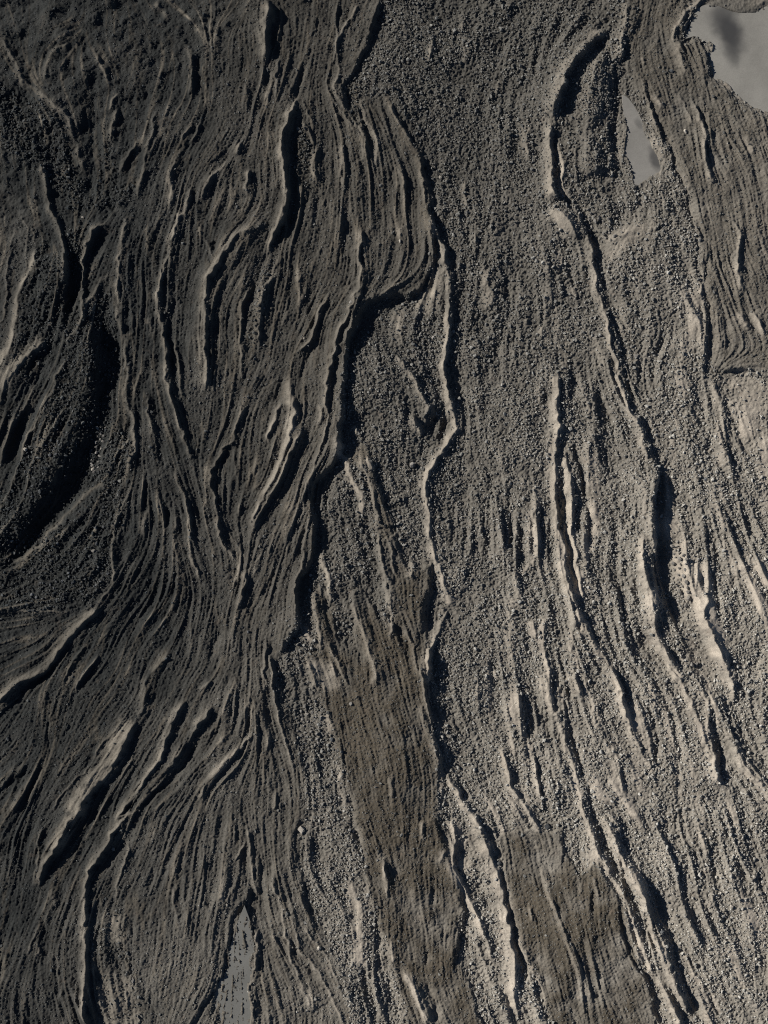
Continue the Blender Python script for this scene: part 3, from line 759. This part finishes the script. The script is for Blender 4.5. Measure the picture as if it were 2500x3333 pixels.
REG = [('gravel_slope', 'pale grey gravel slope with long stony crests covering the right half', None),
       ('dark_debris_slope', 'dark streaky debris slope of thin braided crests covering the left side', flow),
       ('gully', 'deep black shaded gully with stony walls at the left edge', gully & flow),
       ('gravel_terrace', 'dark speckled gravel terrace just below the black gully', terrace & flow),
       ('gravel_bench', 'small rough gravel bench left of the black gully, rimmed by a pale bank', bench),
       ('debris_flow', 'long brown fine-grained debris tongue running down the centre to the bottom edge', tongue),
       ('debris_flow', 'short brown debris lobe at the lower right with a forked upper end', lobe),
       ('debris_flow', 'brownish debris band between the two grey silt pans at upper right', band),
       ('ash_bank', 'dark fine bank above the large silt pan in the top right corner', topr),
       ('dry_channel', 'shaded dry channel full of boulders at right of centre', poly_mask('@32 780,560 850,580 860,800 900,980 990,1100 1015,1250 1010,1400 1070,1560 @33 1120,120 1200,300 1260,450 1300,560 1330,860 1280,700 1130,620 1050,480 950,330 900,200 840,0 @32 770,1350 790,1100 800,900'))]
for k, (nm, lb, m) in enumerate(REG):
    if m is not None: lab[m] = k
# crests that stand out as landforms of their own: (index in FEAT by its first point, half width, label)
CREST = [('@10 890,760', 12, 'sharp pale crest with black shadow beside a narrow gravel strip, upper centre left'),
         ('@11 540,250', 17, 'broad curved crest with bright left flank in the dark upper left slope'),
         ('@01 1480,-40', 9, 'thin pale winding crest left of the broad curved crest'),
         ('@21 480,90', 12, 'smooth pale levee running down beside the squared end of the dark flow'),
         ('@22 600,0', 13, 'smooth pale bowed levee in the gravel right of the brown tongue'),
         ('@22 1440,0', 13, 'left one of twin smooth pale crests in the right half'),
         ('@22 1490,330', 14, 'right one of twin smooth pale crests in the right half'),
         ('@31 250,250', 11, 'long pale crest along the left rim of the shaded dry channel'),
         ('@03 1100,890', 26, 'wide smooth tan bank in the dark lower left slope'),
         ('@03 1050,1500', 13, 'tall curved crest with black shadow at the lower left'),
         ('@12 1190,250', 13, 'pale smooth sand wedge beside the black shadow near the centre'),
         ('@24 520,120', 18, 'wide smooth pale crest beside the lower right brown lobe'),
         ('@24 355,20', 12, 'narrow pale crest along the right edge of the long brown tongue'),
         ('@11 830,1500', 14, 'smooth pinkish crest curving through the dark slope left of centre')]
for key, hw, lb in CREST:
    p0 = parse_pts(key)[0]
    for kind, prm, pts in LINES:
        if kind == 'R' and abs(pts[0][0] - p0[0]) < .5 and abs(pts[0][1] - p0[1]) < .5:
            sl, D, S, T, tot = dist_to(pts, hw * 1.6)
            REG.append(('crest', lb, None)); lab[sl][D < hw] = len(REG) - 1; break
    else: print('crest not found', key)
labf = np.zeros((ny - 1, nx - 1), np.uint8)
jj = np.clip(np.arange(ny - 1) - n_e, 0, NY - 1); ii = np.clip(np.arange(nx - 1) - n_e, 0, NX - 1)
labf = lab[np.ix_(jj, ii)]
base = (np.arange(ny - 1)[:, None] * nx + np.arange(nx - 1)[None, :])
quads = np.stack([base + nx, base + nx + 1, base + 1, base], -1).reshape(-1, 4)
labq = labf.reshape(-1)
def link(o, label=None, category=None, group=None, kind=None, parent=None):
    sc.collection.objects.link(o)
    for k, v in (('label', label), ('category', category), ('group', group), ('kind', kind)):
        if v: o[k] = v
    if parent: o.parent = parent
    return o
for k, (nm, lb, _) in enumerate(REG):
    q = quads[labq == k]
    if not len(q): continue
    used, inv = np.unique(q, return_inverse=True); inv = inv.reshape(-1).astype(np.int32)
    me = bpy.data.meshes.new(nm); me.vertices.add(len(used)); me.vertices.foreach_set('co', CO[used].ravel())
    me.loops.add(len(inv)); me.loops.foreach_set('vertex_index', inv)
    me.polygons.add(len(q)); me.polygons.foreach_set('loop_start', np.arange(0, len(inv), 4, dtype=np.int32))
    me.polygons.foreach_set('use_smooth', np.ones(len(q), bool))
    for an, av in (('tone', tone_f), ('brown', br_f), ('fines_lit', fn_f)):
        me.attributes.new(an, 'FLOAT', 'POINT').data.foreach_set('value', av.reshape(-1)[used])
    me.update(calc_edges=True); me.materials.append(ground)
    link(bpy.data.objects.new(nm, me), label=lb, kind='structure')

# ------------------------------------------------------------------ silt pans: level fill lying in the hollows
def pan(ptxt, lev, label, m, grow_by):
    p = spline(np.vstack([parse_pts(ptxt), parse_pts(ptxt)[:1]]), 20)[:-1]; cen = p.mean(0)
    d = p - cen; p = cen + d * (1 + grow_by / np.hypot(d[:, 0], d[:, 1]))[:, None]
    bm = bmesh.new(); x, y = world(p[:, 0], p[:, 1])
    top = [bm.verts.new((a, b_, lev * U)) for a, b_ in zip(x, y)]; bot = [bm.verts.new((a, b_, lev * U - .35)) for a, b_ in zip(x, y)]
    f = bm.faces.new(top); bm.faces.new(bot[::-1])
    for i in range(len(top)): bm.faces.new((top[i - 1], bot[i - 1], bot[i], top[i]))
    bmesh.ops.recalc_face_normals(bm, faces=bm.faces); bmesh.ops.triangulate(bm, faces=bm.faces)
    me = bpy.data.meshes.new('silt_pan'); bm.to_mesh(me); bm.free(); me.materials.append(m)
    return link(bpy.data.objects.new('silt_pan', me), label=label, kind='structure')
pan(PAN_A, LEV[0], 'large smooth grey silt pan with a dark damp smudge, top right corner', silt_mat('damp_silt', (.235, .225, .20), [(2368, 110, 55, 95, .95), (2355, 50, 75, 40, .6), (2380, 190, 34, 50, .5)]), 6)
pan(PAN_B, LEV[1], 'small smooth grey silt pan in a narrow hollow below the brown band', silt_mat('grey_silt', (.215, .205, .185), [(2130, 525, 26, 50, .75), (2075, 410, 12, 25, .4)]), 6)
pan(PAN_C, LEV[2], 'pale pitted silt strip under the dark flow edge at bottom left', silt_mat('pale_silt', (.16, .158, .145), []), 2)

# ------------------------------------------------------------------ stones
def hull_mesh(name, n, seed, flat, mt, sm=False):
    r = random.Random(seed); bm = bmesh.new()
    for i in range(n):
        v = Vector((r.gauss(0, 1), r.gauss(0, 1), r.gauss(0, 1))).normalized() * r.uniform(.8, 1.08)
        bm.verts.new((v.x * r.uniform(.95, 1.05), v.y * flat[0], v.z * flat[1]))
    h = bmesh.ops.convex_hull(bm, input=bm.verts)
    bmesh.ops.delete(bm, geom=[g for g in h['geom_interior'] if isinstance(g, bmesh.types.BMVert)], context='VERTS')
    me = bpy.data.meshes.new(name); bm.to_mesh(me); bm.free(); me.materials.append(mt); return me
src = bpy.data.collections.new('stone_shapes')
for k in range(7):
    src.objects.link(bpy.data.objects.new('stone_shape', hull_mesh('stone', 13, 40 + k, (random.uniform(.7, .95), random.uniform(.55, .8)), stone)))
pts_l = []
def scatter(sp, rmin, rmax, dens):
    xs = np.arange(-420, MW + 420, sp); ys = np.arange(-420, MH + 420, sp); x, y = np.meshgrid(xs, ys)
    x = (x + rng.uniform(-.5, .5, x.shape) * sp * 1.1).ravel(); y = (y + rng.uniform(-.5, .5, y.shape) * sp * 1.1).ravel()
    k = rng.random(len(x)) < samp(dens, x, y); x, y = x[k], y[k]
    r = rmin + (rmax - rmin) * rng.random(len(x)) ** 2.2
    pts_l.append((x, y, r))
pm = blur((pan_a | pan_b).astype(np.float32), 6); pc = blur(pan_c.astype(np.float32), 4)
hard = np.clip(1 - 1.15 * FIN_LIT, 0.04, 1) * (1 - np.clip(1.6 * pm, 0, 1)) * (1 - 0.35 * pc)
clump = np.clip(1 + .45 * n40 + .3 * n14, .25, 1.6)
scatter(7.6, 2.4, 4.6, np.clip((0.80 * np.maximum(GR, .5 * pc) + 0.06 * DK * (1 - GR) + 0.07 * BR) * hard * clump, 0, .95))
scatter(5.6, 1.2, 2.8, np.clip((0.42 * DK * (1 - GR) + 0.45 * BR) * hard * clump, 0, .5))
scatter(15, 4.0, 8.0, np.clip((0.30 * GR + 0.02 * DK + .02 * BR) * hard * clump, 0, .8))
X = np.concatenate([p[0] for p in pts_l]); Y = np.concatenate([p[1] for p in pts_l]); Rr = np.concatenate([p[2] for p in pts_l])
o_ = rng.permutation(len(X)); X, Y, Rr = X[o_], Y[o_], Rr[o_]
zs = samp(Z, X, Y); wx, wy = world(X, Y); N = len(X); print('stones', N)
me = bpy.data.meshes.new('gravel'); me.vertices.add(N)
me.vertices.foreach_set('co', np.stack([wx, wy, (zs + (0.18 + 0.34 * samp(GR, X, Y)) * Rr) * U], -1).astype(np.float32).ravel())
sc3 = (Rr[:, None] * U * rng.uniform(.8, 1.2, (N, 3))).astype(np.float32)
rot = np.stack([rng.normal(0, .35, N), rng.normal(0, .35, N), rng.uniform(0, 6.283, N)], -1).astype(np.float32)
me.attributes.new('scl', 'FLOAT_VECTOR', 'POINT').data.foreach_set('vector', sc3.ravel())
me.attributes.new('rot', 'FLOAT_VECTOR', 'POINT').data.foreach_set('vector', rot.ravel())
me.attributes.new('tone', 'FLOAT', 'POINT').data.foreach_set('value', np.clip(samp(TONE * (1 - .6 * BR), X, Y) + rng.normal(0, .05, N), 0, 1).astype(np.float32))
gv = link(bpy.data.objects.new('gravel', me), label='loose angular gravel strewn over the slope', category='gravel', kind='stuff')
ng = bpy.data.node_groups.new('scatter_stones', 'GeometryNodeTree')
ng.interface.new_socket('Geometry', in_out='INPUT', socket_type='NodeSocketGeometry'); ng.interface.new_socket('Geometry', in_out='OUTPUT', socket_type='NodeSocketGeometry')
gi = ng.nodes.new('NodeGroupInput'); go = ng.nodes.new('NodeGroupOutput'); mp = ng.nodes.new('GeometryNodeMeshToPoints'); ip = ng.nodes.new('GeometryNodeInstanceOnPoints')
ci = ng.nodes.new('GeometryNodeCollectionInfo'); ci.inputs[0].default_value = src; ci.inputs['Separate Children'].default_value = True
def na(nm, tp):
    n = ng.nodes.new('GeometryNodeInputNamedAttribute'); n.data_type = tp; n.inputs[0].default_value = nm; return n.outputs[0]
L = ng.links.new
L(gi.outputs[0], mp.inputs[0]); L(mp.outputs[0], ip.inputs['Points']); L(ci.outputs[0], ip.inputs['Instance']); ip.inputs['Pick Instance'].default_value = True
L(na('rot', 'FLOAT_VECTOR'), ip.inputs['Rotation']); L(na('scl', 'FLOAT_VECTOR'), ip.inputs['Scale']); L(ip.outputs[0], go.inputs[0])
md = gv.modifiers.new('scatter', 'NODES'); md.node_group = ng

# ------------------------------------------------------------------ boulders that can be picked out one by one
BM = {'dark': boulder_mat('dark_boulder', (.085, .088, .09)), 'mid': boulder_mat('grey_boulder', (.17, .16, .145)), 'pale': boulder_mat('pale_boulder', (.30, .275, .235))}
BS = {k: [hull_mesh('boulder_' + k, 22, 90 + 11 * j + len(k), (random.uniform(.75, .95), random.uniform(.6, .8)), BM[k]) for j in range(5)] for k in BM}
def boulder(x, y, r, col, label, group=None):
    o = bpy.data.objects.new('boulder', random.choice(BS[col])); wx, wy = world(x, y)
    o.location = (float(wx), float(wy), float(samp(Z, x, y) + .35 * r) * U)
    o.rotation_euler = (random.gauss(0, .3), random.gauss(0, .3), random.uniform(0, 6.28))
    o.scale = (r * U * random.uniform(.9, 1.15), r * U * random.uniform(.85, 1.1), r * U * random.uniform(.8, 1.05))
    return link(o, label=label, category='boulder', group=group)
SOLO = [('@31 640,1210', 11, 'mid', 'large rounded grey boulder at the head of a short dark groove, right of centre'),
        ('@31 975,1292', 8, 'pale', 'pale boulder beside two dark hollows, below the right-hand gravel hollow'),
        ('@31 730,1545', 8, 'mid', 'angular grey boulder just right of the long pale crest at right'),
        ('@31 865,645', 6, 'mid', 'small grey boulder in the gravel between the dry channel and brown band'),
        ('@33 1060,500', 10, 'mid', 'left one of two touching grey boulders in the lower shaded channel'),
        ('@33 1100,500', 9, 'mid', 'right one of two touching grey boulders in the lower shaded channel'),
        ('@02 745,1165', 10, 'mid', 'largest grey boulder on the dark gravel terrace at left'),
        ('@02 725,540', 9, 'pale', 'pale angular boulder at the right lip of the black gully'),
        ('@02 225,390', 8, 'pale', 'pale boulder perched on the thin crest left of the black gully'),
        ('@02 120,1090', 6, 'mid', 'small boulder alone in the black floor of the gully'),
        ('@13 1285,...'.replace('...', '800'), 7, 'mid', 'grey boulder on the brown tongue below its forked top'),
        ('@13 945,880', 8, 'pale', 'largest pale stone in the gravel strip left of the brown tongue'),
        ('@13 1140,1075', 9, 'dark', 'dark boulder at the right edge of the gravel strip beside the brown tongue'),
        ('@13 500,245', 6, 'dark', 'dark boulder alone on the dark flow left of the main black edge'),
        ('@14 520,85', 13, 'pale', 'blocky pale boulder at the bend of the dark flow edge, lower left of centre'),
        ('@14 195,412', 6, 'pale', 'small pale boulder above the pitted silt strip'),
        ('@14 598,605', 9, 'pale', 'pale boulder at the foot of the dark crest near the bottom'),
        ('@24 490,320', 10, 'pale', 'round pale boulder between the two pale crests at lower centre right'),
        ('@24 790,75', 11, 'dark', 'dark boulder at the notch on top of the lower right brown lobe'),
        ('@24 578,240', 10, 'dark', 'dark boulder on the left rim of the lower right brown lobe'),
        ('@22 335,505', 11, 'mid', 'flat grey boulder in the gravel left of the bowed pale levee'),
        ('@22 1085,890', 9, 'dark', 'dark boulder standing in a short groove right of the bowed levee'),
        ('@21 860,245', 7, 'pale', 'pale boulder in the open gravel right of the squared dark flow end'),
        ('@21 240,330', 6, 'pale', 'pale stone on the squared end of the dark flow'),
        ('@20 550,1370', 8, 'pale', 'pale boulder in the upper central gravel'),
        ('@20 665,1220', 7, 'mid', 'grey boulder beside a short dark line in the upper central gravel'),
        ('@30 1005,1035', 8, 'pale', 'pale boulder on the brown band between the silt pans'),
        ('@30 900,570', 8, 'dark', 'dark boulder near the left crest of the large silt pan'),
        ('@30 1325,1130', 4, 'pale', 'tiny white stone below the large silt pan'),
        ('@01 660,155', 6, 'pale', 'pale stone at the head of the black gully'),
        ('@11 1290,805', 7, 'mid', 'boulder on the dark flow just above its curved black edge'),
        ('@11 930,1080', 5, 'pale', 'small pale stone in the dark slope left of centre'),
        ('@04 512,165', 8, 'pale', 'pair-topped pale boulder in the black shadow behind the tall curved crest'),
        ('@04 600,740', 10, 'mid', 'pale-edged boulder on the silt patch at bottom left'),
        ('@32 1165,620', 7, 'dark', 'dark boulder in the gravel right of the shaded channel'),
        ('@32 1225,1190', 7, 'mid', 'boulder beside the pale sand bank at right'),
        ('@33 1600,1020', 6, 'dark', 'dark boulder near the right edge, beside the branching pale crests'),
        ('@34 752,575', 8, 'pale', 'pale boulder in the lower right gravel'),
        ('@34 475,535', 10, 'dark', 'dark boulder at the head of a pale crest, lower right')]
for pt, r, col, lb in SOLO:
    x, y = parse_pts(pt)[0]; boulder(x, y, r, col, lb)
CLUST = [('@32 880,1080 960,1090 1010,1230 1010,1420 1060,1560 1000,1640 900,1400 900,1200', 62, (5, 10), 'mid', 'grey boulder crowded along the right side of the shaded dry channel', 'boulders in the shaded dry channel'),
         ('@31 250,150 540,130 540,260 480,320 370,330 280,280', 30, (5, 9), 'mid', 'grey boulder in the shaded hollow below the small silt pan', 'boulders below the small silt pan'),
         ('@13 850,760 1030,760 1060,900 1110,1100 980,1160 880,1040', 34, (4.5, 8), 'mid', 'grey boulder in the gravel strip left of the brown tongue', 'boulders in the gravel strip'),
         ('@02 700,220 830,180 800,480 720,640 690,560', 22, (4.5, 8), 'mid', 'stone on the right wall of the black gully', 'stones on the gully wall'),
         ('@02 200,650 430,250 560,100 600,200 420,520 260,800', 22, (4, 7), 'dark', 'stone on the left wall of the black gully', 'stones on the left gully wall'),
         ('@02 400,1100 850,900 880,1400 500,1580 250,1500', 28, (4.5, 7), 'dark', 'dark stone scattered on the gravel terrace at left', 'stones on the gravel terrace'),
         ('@21 380,950 560,950 560,1200 420,1300 300,1150', 22, (4.5, 7), 'mid', 'grey stone in the gravel below the squared dark flow end', 'stones below the squared flow end'),
         ('@34 500,100 930,100 930,800 700,700', 34, (5, 8), 'pale', 'pale stone in the lower right gravel', 'stones in the lower right gravel')]
for ptxt, n, (r0, r1), col, lb, gp in CLUST:
    p = parse_pts(ptxt); lo, hi = p.min(0), p.max(0); k = 0; placed = []; tries = 0
    while k < n and tries < 6000:
        tries += 1
        x, y = rng.uniform(lo, hi); ins = False
        for q in range(len(p)):
            (xa, ya), (xb, yb) = p[q - 1], p[q]
            if (ya > y) != (yb > y) and x < (xb - xa) * (y - ya) / (yb - ya) + xa: ins = not ins
        r = r0 + (r1 - r0) * rng.random() ** 1.8
        if not ins or any((x - a) ** 2 + (y - b_) ** 2 < (r + c_) ** 2 for a, b_, c_ in placed): continue
        placed.append((x, y, r)); boulder(x, y, r, col, lb, gp); k += 1
